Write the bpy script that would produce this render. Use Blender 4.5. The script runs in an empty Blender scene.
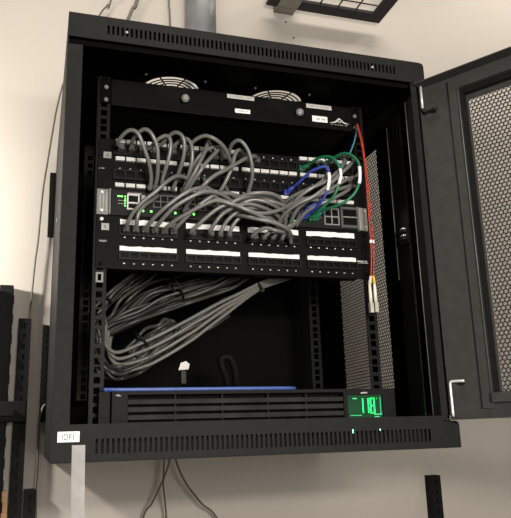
import bpy, bmesh, math, random
from mathutils import Vector, Matrix

random.seed(11)
S = 0.001                      # every length below is in millimetres
scene = bpy.context.scene
COL = scene.collection

# ------------------------------------------------------------------ camera
cam_data = bpy.data.cameras.new('camera')
cam = bpy.data.objects.new('camera', cam_data)
COL.objects.link(cam)
cam_data.sensor_fit = 'HORIZONTAL'
cam_data.sensor_width = 36.0
cam_data.lens = 688.93 / 511.0 * 36.0
cam_data.clip_start = 0.01
RX = Vector((0.954067, -0.29807, -0.030163))
RY = -Vector((0.046022, 0.2453, -0.968354))
RZ = -Vector((0.296036, 0.922487, 0.247751))
cam.matrix_world = Matrix(((RX.x, RY.x, RZ.x, (-21.964) * S), (RX.y, RY.y, RZ.y, (-942.866) * S), (RX.z, RY.z, RZ.z, (27.387) * S), (0, 0, 0, 1)))
scene.camera = cam

# ------------------------------------------------------------------ world, lights, exposure
world = bpy.data.worlds.new('room_ambient')
scene.world = world
world.use_nodes = True
bg = world.node_tree.nodes['Background']
bg.inputs['Color'].default_value = (1.0, 0.95, 0.88, 1)
bg.inputs['Strength'].default_value = 0.125


def area_light(name, loc, target, sx, sy, watts, color):
    d = bpy.data.lights.new(name, 'AREA')
    d.shape = 'RECTANGLE'
    d.size, d.size_y = sx * S, sy * S
    d.energy = watts
    d.color = color
    o = bpy.data.objects.new(name, d)
    o.location = Vector(loc) * S
    v = (Vector(target) - Vector(loc)).normalized()
    o.rotation_euler = v.to_track_quat('-Z', 'Y').to_euler()
    COL.objects.link(o)
    return o


area_light('front_fill_light', (330, -2300, 150), (300, 300, 250), 500, 800, 31, (1.0, 0.95, 0.88))  # added soft frontal fill; no window is known there
area_light('standing_work_lamp', (250, -1500, 285), (300, 500, 285), 500, 70, 12.5, (1.0, 0.94, 0.85))
area_light('overhead_ceiling_lamp', (300, -500, 2200), (300, 500, 700), 1800, 300, 30, (1.0, 0.93, 0.84))
area_light('corner_fill_light', (1650, 150, 1700), (1150, 552, 1000), 600, 120, 7, (1.0, 0.93, 0.85))  # added to brighten the upper right wall; no known fixture
area_light('wall_lamp', (-560, 250, 430), (-40, 550, 400), 90, 60, 10, (1.0, 0.95, 0.88))

scene.view_settings.view_transform = 'Standard'
scene.view_settings.look = 'None'
scene.view_settings.exposure = 0.36
scene.view_settings.gamma = 1.0
scene.view_settings.use_curve_mapping = False


# ------------------------------------------------------------------ materials
def mat(name, color, rough=0.5, metal=0.0, spec=0.5, var=0.12, scale=60.0, bump=0.0, bscale=600.0, emit=0.0):
    m = bpy.data.materials.new(name)
    m.use_nodes = True
    nt = m.node_tree
    b = nt.nodes['Principled BSDF']
    b.inputs['Roughness'].default_value = rough
    b.inputs['Metallic'].default_value = metal
    b.inputs['Specular IOR Level'].default_value = spec
    tc = nt.nodes.new('ShaderNodeTexCoord')
    nz = nt.nodes.new('ShaderNodeTexNoise')
    nz.inputs['Scale'].default_value = scale
    nz.inputs['Detail'].default_value = 4
    nt.links.new(tc.outputs['Object'], nz.inputs['Vector'])
    rp = nt.nodes.new('ShaderNodeValToRGB')
    rp.color_ramp.elements[0].position = 0.3
    rp.color_ramp.elements[1].position = 0.7
    rp.color_ramp.elements[0].color = tuple(c * (1 - var) for c in color) + (1,)
    rp.color_ramp.elements[1].color = tuple(min(1, c * (1 + var)) for c in color) + (1,)
    nt.links.new(nz.outputs['Fac'], rp.inputs['Fac'])
    nt.links.new(rp.outputs['Color'], b.inputs['Base Color'])
    if bump:
        n2 = nt.nodes.new('ShaderNodeTexNoise')
        n2.inputs['Scale'].default_value = bscale
        nt.links.new(tc.outputs['Object'], n2.inputs['Vector'])
        bp = nt.nodes.new('ShaderNodeBump')
        bp.inputs['Strength'].default_value = bump
        bp.inputs['Distance'].default_value = 0.0005
        nt.links.new(n2.outputs['Fac'], bp.inputs['Height'])
        nt.links.new(bp.outputs['Normal'], b.inputs['Normal'])
    if emit:
        b.inputs['Emission Color'].default_value = tuple(color) + (1,)
        b.inputs['Emission Strength'].default_value = emit
    return m


M_WALL = mat('painted_wall', (0.35, 0.318, 0.28), 0.75, spec=0.2, var=0.03, scale=3.0, bump=0.15, bscale=220)
M_FLOOR = mat('grey_vinyl_floor', (0.30, 0.28, 0.25), 0.5, var=0.08, scale=12)
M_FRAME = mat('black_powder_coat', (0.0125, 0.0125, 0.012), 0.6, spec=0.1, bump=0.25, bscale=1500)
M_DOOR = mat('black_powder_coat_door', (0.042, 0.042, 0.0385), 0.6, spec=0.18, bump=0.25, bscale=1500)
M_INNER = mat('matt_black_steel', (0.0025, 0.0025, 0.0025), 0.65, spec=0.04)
M_RAIL = mat('dark_rail_steel', (0.006, 0.006, 0.006), 0.55, spec=0.12)
M_MESH = mat('perforated_black_steel', (0.026, 0.025, 0.023), 0.55, spec=0.2)
M_EQUIP = mat('equipment_black', (0.0042, 0.0042, 0.0041), 0.55, spec=0.07)
M_JACK = mat('jack_black_plastic', (0.003, 0.003, 0.003), 0.5, spec=0.08)
M_JACKRIM = mat('jack_rim_plastic', (0.0055, 0.0055, 0.0055), 0.5, spec=0.12)
M_WHITE = mat('white_label_paper', (0.86, 0.85, 0.82), 0.6, spec=0.3, var=0.05, scale=200)
M_GREYLABEL = mat('grey_label_tape', (0.56, 0.55, 0.51), 0.5, var=0.08, scale=200)
M_INK = mat('label_ink', (0.05, 0.05, 0.05), 0.7)
M_FAINTINK = mat('faded_label_ink', (0.30, 0.29, 0.27), 0.7)
M_PRINT = mat('white_screen_print', (0.62, 0.61, 0.58), 0.6)
M_CHROME = mat('chrome', (0.62, 0.60, 0.56), 0.25, metal=0.6, var=0.04)
M_PIN = mat('bright_zinc_pin', (0.72, 0.71, 0.68), 0.35, metal=0.25, var=0.05)
M_STEEL = mat('zinc_steel', (0.55, 0.53, 0.48), 0.4, metal=0.6, var=0.1)
M_EAR = mat('grey_bracket_paint', (0.17, 0.165, 0.155), 0.45, var=0.08)
M_SWITCH = mat('switch_face', (0.009, 0.009, 0.009), 0.55, spec=0.15)
M_PORTRIM = mat('port_metal_rim', (0.28, 0.27, 0.25), 0.4, metal=0.2)
M_SFP = mat('uplink_grey', (0.07, 0.07, 0.067), 0.45)
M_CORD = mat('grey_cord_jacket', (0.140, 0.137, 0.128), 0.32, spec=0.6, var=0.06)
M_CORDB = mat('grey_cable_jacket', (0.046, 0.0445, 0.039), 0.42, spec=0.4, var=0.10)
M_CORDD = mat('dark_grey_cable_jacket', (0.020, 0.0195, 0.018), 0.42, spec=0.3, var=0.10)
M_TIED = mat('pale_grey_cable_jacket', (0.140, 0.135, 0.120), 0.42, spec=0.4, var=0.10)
M_BOOT = mat('grey_plug_boot', (0.10, 0.097, 0.09), 0.5)
M_GREEN = mat('green_cord_jacket', (0.010, 0.140, 0.062), 0.4)
M_BLUE = mat('blue_cord_jacket', (0.030, 0.055, 0.32), 0.4)
M_SKY = mat('light_blue_cord_jacket', (0.050, 0.095, 0.32), 0.4)
M_ORANGE = mat('orange_fibre_jacket', (0.50, 0.05, 0.02), 0.45)
M_TEAL = mat('teal_fibre_jacket', (0.08, 0.26, 0.30), 0.45)
M_YELLOW = mat('yellow_boot', (0.70, 0.48, 0.03), 0.45)
M_IVORY = mat('ivory_connector', (0.72, 0.68, 0.55), 0.4)
M_BEIGE = mat('beige_connector', (0.42, 0.40, 0.32), 0.45)
M_TIE = mat('black_tie', (0.008, 0.008, 0.008), 0.5, spec=0.2)
M_BLACKCORD = mat('black_cord', (0.005, 0.005, 0.005), 0.6, spec=0.08)
M_WALLCORD = mat('brown_grey_cord', (0.07, 0.061, 0.05), 0.5)
M_CONDUIT = mat('grey_conduit', (0.125, 0.13, 0.132), 0.45, metal=0.2, var=0.15, scale=25)
M_TAUPE = mat('taupe_painted_metal', (0.13, 0.115, 0.095), 0.5)
M_WOOD = mat('pale_wood', (0.45, 0.22, 0.09), 0.6, var=0.3, scale=30)
M_GRILLE = mat('dark_grille_paint', (0.0045, 0.0045, 0.0048), 0.6, spec=0.1)
M_UPS = mat('ups_bezel', (0.0085, 0.0084, 0.008), 0.6, spec=0.1)
M_SLAT = mat('ups_slat', (0.017, 0.0165, 0.015), 0.6, spec=0.12, var=0.5, scale=22)
M_LCD = mat('lcd_backlight', (0.010, 0.050, 0.022), 0.4, spec=0.1, emit=0.12)
M_DIGIT = mat('lcd_digit', (0.01, 0.90, 0.17), 0.4, var=0.0, emit=0.7)
M_DIGIT2 = mat('lcd_dim_segment', (0.05, 0.50, 0.20), 0.4, var=0.0, emit=0.5)
M_LED = mat('green_led', (0.15, 1.0, 0.10), 0.3, var=0.0, emit=2.5)
M_GLINT = mat('pale_green_glint', (0.30, 1.0, 0.55), 0.3, var=0.0, emit=1.6)
M_TAB = mat('tab_off_white', (0.62, 0.61, 0.58), 0.6, spec=0.2, var=0.1, scale=150)
M_POST = mat('satin_black_steel', (0.004, 0.004, 0.004), 0.3, spec=0.5)
M_TRAY = mat('tray_dark_paint', (0.016, 0.015, 0.016), 0.6, spec=0.15)
M_EDGE = mat('edge_glint_grey', (0.11, 0.11, 0.105), 0.35, spec=0.4)  # pale grey for painted edge highlights
M_PLATE = mat('back_plate_grey', (0.008, 0.008, 0.008), 0.6, spec=0.1)


def tape_material():
    m = mat('translucent_tape', (0.30, 0.285, 0.27), 0.4, var=0.10, scale=90)
    b = m.node_tree.nodes['Principled BSDF']
    b.inputs['Alpha'].default_value = 0.62
    return m


M_TAPE = tape_material()


# ------------------------------------------------------------------ mesh helpers
class MB:
    """collects shapes (mm, world axes) and links them as ONE mesh object"""

    def __init__(self):
        self.bm = bmesh.new()
        self.mats = []
        self.smooth = False

    def quad(self, pts):
        vs = [self.bm.verts.new(p) for p in pts]
        return self.bm.faces.new(vs)

    def box(self, x0, x1, y0, y1, z0, z1, bevel=0.0, f=None):
        f = f or (lambda x, y, z: (x, y, z))
        vs = [self.bm.verts.new(f(x, y, z)) for x in (x0, x1) for y in (y0, y1) for z in (z0, z1)]
        fs = [(0, 1, 3, 2), (4, 6, 7, 5), (0, 4, 5, 1), (2, 3, 7, 6), (0, 2, 6, 4), (1, 5, 7, 3)]
        faces = [self.bm.faces.new([vs[i] for i in q]) for q in fs]
        if bevel:
            ed = {e for fc in faces for e in fc.edges}
            bmesh.ops.bevel(self.bm, geom=list(ed), offset=bevel, segments=2, affect='EDGES', profile=0.6)
        return self

    def prism(self, outline, y0, y1, axis='y', f=None):
        """closed outline [(a,b)] extruded along an axis"""
        def place(a, b, t):
            if axis == 'y':
                p = (a, t, b)
            elif axis == 'x':
                p = (t, a, b)
            else:
                p = (a, b, t)
            return f(*p) if f else p
        A = [self.bm.verts.new(place(a, b, y0)) for a, b in outline]
        Bv = [self.bm.verts.new(place(a, b, y1)) for a, b in outline]
        n = len(outline)
        self.bm.faces.new(A)
        self.bm.faces.new(list(reversed(Bv)))
        for i in range(n):
            j = (i + 1) % n
            self.bm.faces.new([A[i], Bv[i], Bv[j], A[j]])
        return self

    def tube(self, pts, r, sides=8, caps=True):
        pts = [Vector(p) for p in pts]
        n = len(pts)
        rr = r if isinstance(r, (list, tuple)) else [r] * n
        T = [(pts[min(i + 1, n - 1)] - pts[max(i - 1, 0)]).normalized() for i in range(n)]
        up = Vector((0, 0, 1)) if abs(T[0].z) < 0.9 else Vector((1, 0, 0))
        N = (up - T[0] * up.dot(T[0])).normalized()
        rings = []
        for i in range(n):
            N = (N - T[i] * N.dot(T[i])).normalized()
            Bn = T[i].cross(N)
            rings.append([self.bm.verts.new(pts[i] + (N * math.cos(2 * math.pi * k / sides) + Bn * math.sin(2 * math.pi * k / sides)) * rr[i]) for k in range(sides)])
        for i in range(n - 1):
            for k in range(sides):
                l = (k + 1) % sides
                fc = self.bm.faces.new([rings[i][k], rings[i][l], rings[i + 1][l], rings[i + 1][k]])
                fc.smooth = True
        if caps:
            self.bm.faces.new(list(reversed(rings[0])))
            self.bm.faces.new(rings[-1])
        return self

    def cyl(self, c0, c1, r0, r1=None, sides=20):
        return self.tube([c0, c1], [r0, r0 if r1 is None else r1], sides)

    def build(self, name, material, parent=None, origin=None, label=None, smooth_all=False):
        bmesh.ops.recalc_face_normals(self.bm, faces=self.bm.faces[:])
        if origin is None:
            root = parent
            while root is not None and root.parent is not None:
                root = root.parent
            origin = Vector(root['_org']) if root is not None else Vector((0, 0, 0))
        origin = Vector(origin)
        if smooth_all:
            for fc in self.bm.faces:
                fc.smooth = True
        for v in self.bm.verts:
            v.co = (v.co - origin) * S
        me = bpy.data.meshes.new(name)
        self.bm.to_mesh(me)
        self.bm.free()
        me.materials.append(material)
        o = bpy.data.objects.new(name, me)
        COL.objects.link(o)
        if parent is not None:
            o.parent = parent
        else:
            o.location = origin * S
            o['_org'] = list(origin)
        if label:
            o['label'] = label
        return o


def tag(o, label, cat, group=None):
    o['label'] = label
    o['category'] = cat
    if group:
        o['group'] = group
    return o


def thing(name, loc, label, cat, group=None):
    o = bpy.data.objects.new(name, None)
    o.empty_display_size = 0.02
    o.location = Vector(loc) * S
    o['_org'] = list(loc)
    COL.objects.link(o)
    return tag(o, label, cat, group)


def clone(o, parent, dx=0, dy=0, dz=0):
    c = o.copy()
    COL.objects.link(c)
    c.parent = parent
    c.location = o.location + Vector((dx, dy, dz)) * S
    return c


def spline(P, sub=7):
    P = [Vector(p) for p in P]
    Q = [P[0] * 2 - P[1]] + P + [P[-1] * 2 - P[-2]]
    out = []
    for i in range(1, len(Q) - 2):
        a, b, c, d = Q[i - 1:i + 3]
        for k in range(sub):
            t = k / sub
            out.append(0.5 * ((2 * b) + (c - a) * t + (2 * a - 5 * b + 4 * c - d) * t * t + (3 * b - a - 3 * c + d) * t ** 3))
    out.append(P[-1])
    return out


def text_part(body, size, x, y, z, material, parent, name='lettering', align='CENTER', squeeze=1.0):
    """flat lettering facing -Y, centred at x, baseline z"""
    cu = bpy.data.curves.new(name, 'FONT')
    cu.body = body
    cu.size = size
    cu.align_x = align
    cu.extrude = 0.08
    tmp = bpy.data.objects.new(name, cu)
    COL.objects.link(tmp)
    dg = bpy.context.evaluated_depsgraph_get()
    dg.update()
    me = bpy.data.meshes.new_from_object(tmp.evaluated_get(dg))
    bpy.data.objects.remove(tmp)
    bpy.data.curves.remove(cu)
    root = parent
    while root.parent is not None:
        root = root.parent
    org = Vector(root['_org'])
    for v in me.vertices:
        lx, ly, lz = v.co
        v.co = (Vector((x + lx * squeeze, y - lz, z + ly)) - org) * S
    me.materials.clear()
    me.materials.append(material)
    o = bpy.data.objects.new(name, me)
    COL.objects.link(o)
    o.parent = parent
    return o


def perforated(mb, u0, u1, v0, v1, pitch, r, thick, place, border=4.0):
    """hexagonally perforated sheet; place(u, v, w) -> world mm"""
    rowh = pitch * math.sqrt(3) / 2
    nrow = int((v1 - v0 - 2 * border) / rowh)
    ncol = int((u1 - u0 - 2 * border) / pitch)
    R = pitch / math.sqrt(3)
    cache = {}
    verts, faces = [], []

    def V(u, v, w):
        key = (round(u * 20), round(v * 20), w)
        if key not in cache:
            cache[key] = len(verts)
            verts.append(place(u, v, w))
        return cache[key]
    for j in range(nrow):
        v = v0 + border + rowh * (j + 0.5)
        for i in range(ncol):
            u = u0 + border + pitch * (i + 0.5 + 0.5 * (j % 2))
            if u + pitch * 0.5 > u1 - border * 0.5:
                continue
            cs = [(u + R * math.cos(math.radians(30 + 60 * k)), v + R * math.sin(math.radians(30 + 60 * k))) for k in range(6)]
            for k in range(6):
                a, b = cs[k], cs[(k + 1) % 6]
                h = []
                for q in range(3):
                    an = math.radians(30 + 60 * k + 30 * q)
                    h.append((u + r * math.cos(an), v + r * math.sin(an)))
                m = ((a[0] + b[0]) / 2, (a[1] + b[1]) / 2)
                for w in (0.0, thick):
                    pts1 = [V(*a, w), V(*m, w), V(*h[1], w), V(*h[0], w)]
                    pts2 = [V(*m, w), V(*b, w), V(*h[2], w), V(*h[1], w)]
                    if w:
                        pts1.reverse(); pts2.reverse()
                    faces.append(pts1); faces.append(pts2)
                for q in range(2):
                    faces.append([V(*h[q], 0.0), V(*h[q + 1], 0.0), V(*h[q + 1], thick), V(*h[q], thick)])
    return verts, faces


def mesh_object(name, verts, faces, material, parent):
    root = parent
    while root.parent is not None:
        root = root.parent
    org = Vector(root['_org'])
    me = bpy.data.meshes.new(name)
    me.from_pydata([(Vector(v) - org) * S for v in verts], [], faces)
    me.update()
    me.materials.append(material)
    o = bpy.data.objects.new(name, me)
    COL.objects.link(o)
    o.parent = parent
    return o


def slotted_plate(mb, x0, x1, y0, y1, z0, z1, sx0, sx1, sz0, sz1, pitch, slot):
    """front plate with a row of upright slots cut through it"""
    mb.box(x0, x1, y0, y1, z0, sz0)
    mb.box(x0, x1, y0, y1, sz1, z1)
    n = int(round((sx1 - sx0) / pitch))
    mb.box(x0, sx0, y0, y1, sz0, sz1)
    for i in range(n):
        a = sx0 + i * pitch + slot
        b = sx0 + (i + 1) * pitch
        if i == n - 1:
            b = x1
        mb.box(a, b, y0, y1, sz0, sz1)


def grid_block(mb, xs, zs, y0, y1, bar):
    """lattice of bars with openings between the lines xs and zs"""
    for x in xs:
        mb.box(x - bar / 2, x + bar / 2, y0, y1, zs[0] - bar / 2, zs[-1] + bar / 2)
    for z in zs:
        for a, b in zip(xs[:-1], xs[1:]):
            mb.box(a + bar / 2, b - bar / 2, y0, y1, z - bar / 2, z + bar / 2)

# ------------------------------------------------------------------ setting
mb = MB(); mb.box(-2600, 3600, 552, 600, -1500, 1500)
wall = mb.build('wall_back', M_WALL); wall['kind'] = 'structure'
mb = MB(); mb.box(-2600, 3600, -2600, 552, -1520, -1500)
floor = mb.build('floor', M_FLOOR); floor['kind'] = 'structure'

# ------------------------------------------------------------------ cabinet
cab = thing('server_cabinet', (300, 552, 0), 'black wall mounted rack cabinet with vented bars and its mesh door swung open', 'cabinet')

mb = MB()
slotted_plate(mb, 0, 592, 0, 2, 1, 40, 55.5, 553, 10.5, 29, 7.0, 3.4)
mb.prism([(592, 1), (600, 1), (600, 34), (598, 38), (594, 40), (592, 40)], 0, 2)
mb.box(0, 600, 2, 549, 0, 2)
mb.box(0, 1.6, 2, 549, 2, 40)
mb.box(598.4, 600, 2, 549, 2, 38)
mb.box(22, 581, 0.6, 3, 40, 48)
mb.box(22, 581, 3, 64, 45.6, 48)
mb.box(2, 598, 26, 28, 2, 45)
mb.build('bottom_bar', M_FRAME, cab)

mb = MB()
slotted_plate(mb, 0, 588, 0, 2, 610, 650, 57, 548, 621, 636, 7.0, 3.4)
mb.prism([(588, 610), (600, 610), (600, 644), (597, 648.5), (592, 650), (588, 650)], 0, 2)
mb.box(0, 600, 2, 16, 648, 650)
mb.box(0, 1.6, 2, 549, 600, 648)
mb.box(598.4, 600, 2, 549, 600, 646)
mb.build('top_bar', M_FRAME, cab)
for x in (86, 500):
    mb = MB(); mb.cyl((x, 0, 628), (x, -1.6, 628), 2.6, 1.8, 10)
    mb.build('screw', M_STEEL, cab)
mb = MB(); mb.box(1.7, 598.3, 12, 14, 604, 647.8)
mb.build('header_plate', M_INNER, cab)

mb = MB(); mb.box(0.2, 22, 0.4, 2, 40, 597); mb.box(20.2, 22, 2, 22, 48.2, 597); mb.box(0.2, 1.6, 2, 22, 40.2, 597)
mb.build('stile', M_FRAME, cab)
mb = MB(); mb.box(571, 582, 0.4, 2, 48.2, 608); mb.box(571, 572.6, 2, 24, 48.2, 584); mb.box(582, 599.6, 12, 13.5, 48.2, 600)
mb.build('stile', M_FRAME, cab)
for x0, x1 in ((2, 20), (580, 598)):
    mb = MB(); mb.box(x0, x1, 62, 109, 49, 584, bevel=2.2)
    mb.build('corner_post', M_POST, cab)

mb = MB(); mb.box(0, 1.4, 22.2, 549, 40.2, 600)
mb.build('side_panel', M_FRAME, cab)
mb = MB(); mb.cyl((0, 160, 372), (-2, 160, 372), 4)
mb.build('side_latch', M_STEEL, cab)

# right side panel: solid sheet round a perforated field
mb = MB()
mb.box(598.4, 600, 24, 190, 40, 600)
mb.box(598.4, 600, 397, 549, 40, 600)
mb.box(598.4, 600, 190, 397, 40, 103)
mb.box(598.4, 600, 190, 397, 568, 600)
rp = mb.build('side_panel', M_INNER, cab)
v, f = perforated(None, 184, 403, 97, 574, 7.2, 3.05, 0.8, lambda a, b, w: (598.6 + w, a, b))
mesh_object('perforated_field', v, f, M_MESH, rp)

mb = MB(); mb.box(1.6, 598.4, 547, 551, 2, 648)
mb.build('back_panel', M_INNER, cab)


def roof_panel():
    mb = MB()
    z0, z1 = 632, 634
    fans = ((186, 174), (382, 174))
    h = 62
    mb.box(1.6, 598.4, 16, 174 - h, z0, z1)
    mb.box(1.6, 598.4, 174 + h, 547, z0, z1)
    xs = [1.6]
    for cx, cy in fans:
        xs += [cx - h, cx + h]
    xs.append(598.4)
    for i in range(0, len(xs), 2):
        mb.box(xs[i], xs[i + 1], 174 - h, 174 + h, z0, z1)
    for cx, cy in fans:
        n = 48
        for k in range(n):
            def pts(i):
                a = 2 * math.pi * i / n + math.pi / 4
                c, s = math.cos(a), math.sin(a)
                q = h / max(abs(c), abs(s))
                return (cx + 52 * c, cy + 52 * s), (cx + q * c, cy + q * s)
            (i0, o0), (i1, o1) = pts(k), pts(k + 1)
            mb.quad([(*i0, z0), (*i1, z0), (*o1, z0), (*o0, z0)])
            mb.quad([(*i0, z1), (*o0, z1), (*o1, z1), (*i1, z1)])
            mb.quad([(*i0, z0), (*i0, z1), (*i1, z1), (*i1, z0)])
    return mb.build('roof_panel', M_INNER, cab)


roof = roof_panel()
for cx, cy in ((186, 174), (382, 174)):
    mb = MB()
    for r in (13, 22, 31, 39, 46.5):
        ring = [(cx + r * math.cos(2 * math.pi * k / 40), cy + r * math.sin(2 * math.pi * k / 40), 630.6) for k in range(41)]
        mb.tube(ring, 1.2, 6, caps=False)
    for k in range(8):
        a = 2 * math.pi * (k + 0.35) / 8
        mb.tube([(cx + 6 * math.cos(a), cy + 6 * math.sin(a), 629.4), (cx + 58 * math.cos(a), cy + 58 * math.sin(a), 629.4)], 1.3, 6)
    mb.cyl((cx, cy, 628), (cx, cy, 632), 12)
    fg = mb.build('fan_guard', M_INNER, cab)
    for sx in (-52, 52):
        for sy in (-51, 51):
            mb = MB(); mb.cyl((cx + sx, cy + sy, 632), (cx + sx, cy + sy, 629.5), 2.6, 2.0, 12)
            mb.build('screw', M_STEEL, fg)


def rack_rail(x0, x1, y0, y1, z0, z1, flange_left):
    mb = MB()
    cx = (x0 + x1) / 2
    hw = 4.9
    mb.box(x0, cx - hw, y0, y1, z0, z1)
    mb.box(cx + hw, x1, y0, y1, z0, z1)
    z = z0
    offs = (6.4, 22.2, 38.1)
    u = z0
    last = z0
    while u < z1 - 40:
        for o in offs:
            c = u + o
            if c + hw > z1:
                break
            mb.box(cx - hw, cx + hw, y0, y1, last, c - hw)
            last = c + hw
        u += 44.45
    mb.box(cx - hw, cx + hw, y0, y1, last, z1)
    xf = x0 if flange_left else x1
    mb.box(xf - 0.9, xf + 0.9, y1, y1 + 38, z0, z1)
    return mb.build('rack_rail', M_RAIL, cab)


rack_rail(56, 77, 141.4, 143, 49, 627, True)
rack_rail(527, 548, 141.4, 143, 49, 627, False)
rack_rail(52, 74, 398, 400, 100, 610, True)
rack_rail(524, 547, 398, 400, 100, 610, False)
mb = MB()
for z in (268, 281.5):
    mb.box(60.5, 72, 139.6, 141.3, z, z + 3)
for x in (60.5, 69):
    mb.box(x, x + 3, 139.6, 141.3, 271, 281.5)
mb.build('cage_nut', M_EAR, cab)

for x, y, z0, z1 in ((579.4, 108.6, 284, 574), (570.9, 23.6, 49, 583)):
    mb = MB(); mb.tube([(x, y, z0), (x, y, z1)], 0.9, 6)  # thin pale tubes paint bright edge highlights on post and stile
    mb.build('edge_glint', M_EDGE, cab)
# hinge pins, keeper
mb = MB(); mb.tube(spline([(589, -3, 46), (588.6, -3.5, 70), (588.2, -4, 92), (588.8, -5, 97.5), (592, -10, 98.5), (600, -24, 98.2)], 5), 2.1, 10)
mb.build('hinge_pin', M_PIN, cab, label='bright chrome lower hinge pin')
mb = MB(); mb.tube([(588.5, -3, 602), (588.3, -3, 560)], 2.1, 10)
mb.build('hinge_pin', M_PIN, cab, label='bright chrome upper hinge pin')
mb = MB(); mb.tube(spline([(588.2, -4, 559), (588.8, -6, 553), (592, -11, 551.5), (601, -26, 551.2)], 5), 2.6, 10)
mb.build('hinge_pin_handle', M_TIE, cab)
mb = MB(); mb.box(570, 579.5, 64, 84, 346, 351, bevel=1); mb.box(570, 579.5, 64, 84, 359, 364, bevel=1); mb.box(575, 579.5, 60, 88, 340, 370)
kp = mb.build('latch_keeper', M_TIE, cab)
for z in (352.2, 364.2):
    mb = MB(); mb.box(569, 577, 64, 74, z, z + 2.6, bevel=0.8)
    mb.build('latch_tooth', M_CHROME, kp)

# name label on the bottom bar
mb = MB(); mb.box(7.6, 35, -0.5, -0.05, 26, 39.2)
nl = mb.build('name_label', M_WHITE, cab, label='white paper label reading IDF1')
text_part('IDF1', 10.2, 21.2, -0.62, 29.0, M_INK, nl, squeeze=0.86)

# green light glints on the bottom bar, painted as small glowing boxes
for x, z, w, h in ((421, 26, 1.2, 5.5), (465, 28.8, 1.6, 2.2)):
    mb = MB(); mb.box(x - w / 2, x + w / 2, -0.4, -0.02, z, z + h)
    mb.build('slot_glint', M_GLINT, cab)

# rear mounting flanges beside the left side panel
for z0, z1 in ((454, 600), (66, 262)):
    mb = MB(); mb.box(-13, -0.6, 540, 551.5, z0, z1, bevel=1.2)
    for k in range(int((z1 - z0) / 14)):
        mb.box(-9, -5, 538.6, 540, z0 + 6 + k * 14, z0 + 12 + k * 14)
    mb.build('mounting_flange', M_GRILLE, cab)

# ---- the door, swung open past the right side
ANG = math.radians(58)
DU = (math.cos(ANG), -math.sin(ANG))
DN = (DU[1], -DU[0])
DO = (598.0, -6.0)


def DF(s, t, z):
    return (DO[0] + DU[0] * s + DN[0] * t, DO[1] + DU[1] * s + DN[1] * t, z)


mb = MB()
W0, W1, Z0, Z1 = -12, 590, 41, 603
mb.box(W0, 57, -1.6, 0, Z0, Z1, f=DF)
mb.box(533, W1, -1.6, 0, Z0, Z1, f=DF)
mb.box(57, 533, -1.6, 0, Z0, 72, f=DF)
mb.box(57, 533, -1.6, 0, 577, Z1, f=DF)
mb.box(W0, W1, 0, 24, Z1 - 1.6, Z1, f=DF)
mb.box(W0, W1, 0, 22, Z0, Z0 + 1.6, f=DF)
mb.box(W0, W0 + 1.6, 0, 6, Z0 + 1.6, Z1 - 1.6, f=DF)
mb.box(W1 - 1.6, W1, 0, 22, Z0 + 1.6, Z1 - 1.6, f=DF)
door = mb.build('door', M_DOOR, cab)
mb = MB()
# raised rim round the mesh: outer slope, flat, inner return
for a, b, c, d in ((40, 57, 56, 594), (533, 550, 56, 594)):
    mb.box(a, b, 0, 4, c, d, f=DF)
mb.box(57, 533, 0, 4, 577, 592, f=DF)
mb.box(57, 533, 0, 9, 64, 78, f=DF)
mb.box(55.2, 57, -14, 5.5, 72, 578, f=DF)
mb.box(533, 534.8, -14, 5.5, 72, 578, f=DF)
mb.box(57, 533, -14, 5.5, 576, 577.6, f=DF)
mb.box(57, 533, -14, 8, 70.4, 72, f=DF)
mb.build('mesh_rim', M_DOOR, door)
mb = MB()
mb.box(57.1, 62.5, -12.4, -2, 78, 575.8, f=DF); mb.box(527.5, 532.9, -12.4, -2, 78, 575.8, f=DF); mb.box(62.5, 527.5, -12.4, -2, 567, 575.8, f=DF)  # black strips paint the shade of the rim's inner return
mb.build('return_shade', M_TIE, door, label='black strip painting the shade of the rim return')
mb = MB(); mb.tube([DF(57, 5.4, 578), DF(57, 5.4, 80)], 0.8, 6)  # pale tube paints a highlight along the rim edge
mb.build('edge_glint', M_EDGE, door)
v, f = perforated(None, 60, 532, 72, 562, 7.2, 2.95, 1.0, lambda a, b, w: DF(a, -14 + w, b))
mesh_object('door_mesh', v, f, M_MESH, door)
mb = MB()
mb.box(57, 533, -14.2, -12.6, 557.5, 577, f=DF)
mb.box(57, 66, -14.2, -12.6, 74, 557.5, f=DF)
mb.box(526, 533, -14.2, -12.6, 74, 557.5, f=DF)
mb.box(57, 533, -14.2, -12.6, 72, 80, f=DF)
mb.build('mesh_margin', M_DOOR, door)
for z in (553, 97):
    mb = MB(); mb.cyl(DF(10, 0, z), DF(10, 5, z), 4.5)
    mb.build('hinge_boss', M_TIE, door)
mb = MB(); mb.box(562, 578, 0, 16, 300, 350, f=DF, bevel=1.5); mb.box(566, 574, 16, 22, 320, 332, f=DF)
mb.build('door_lock', M_TIE, door)

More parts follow.
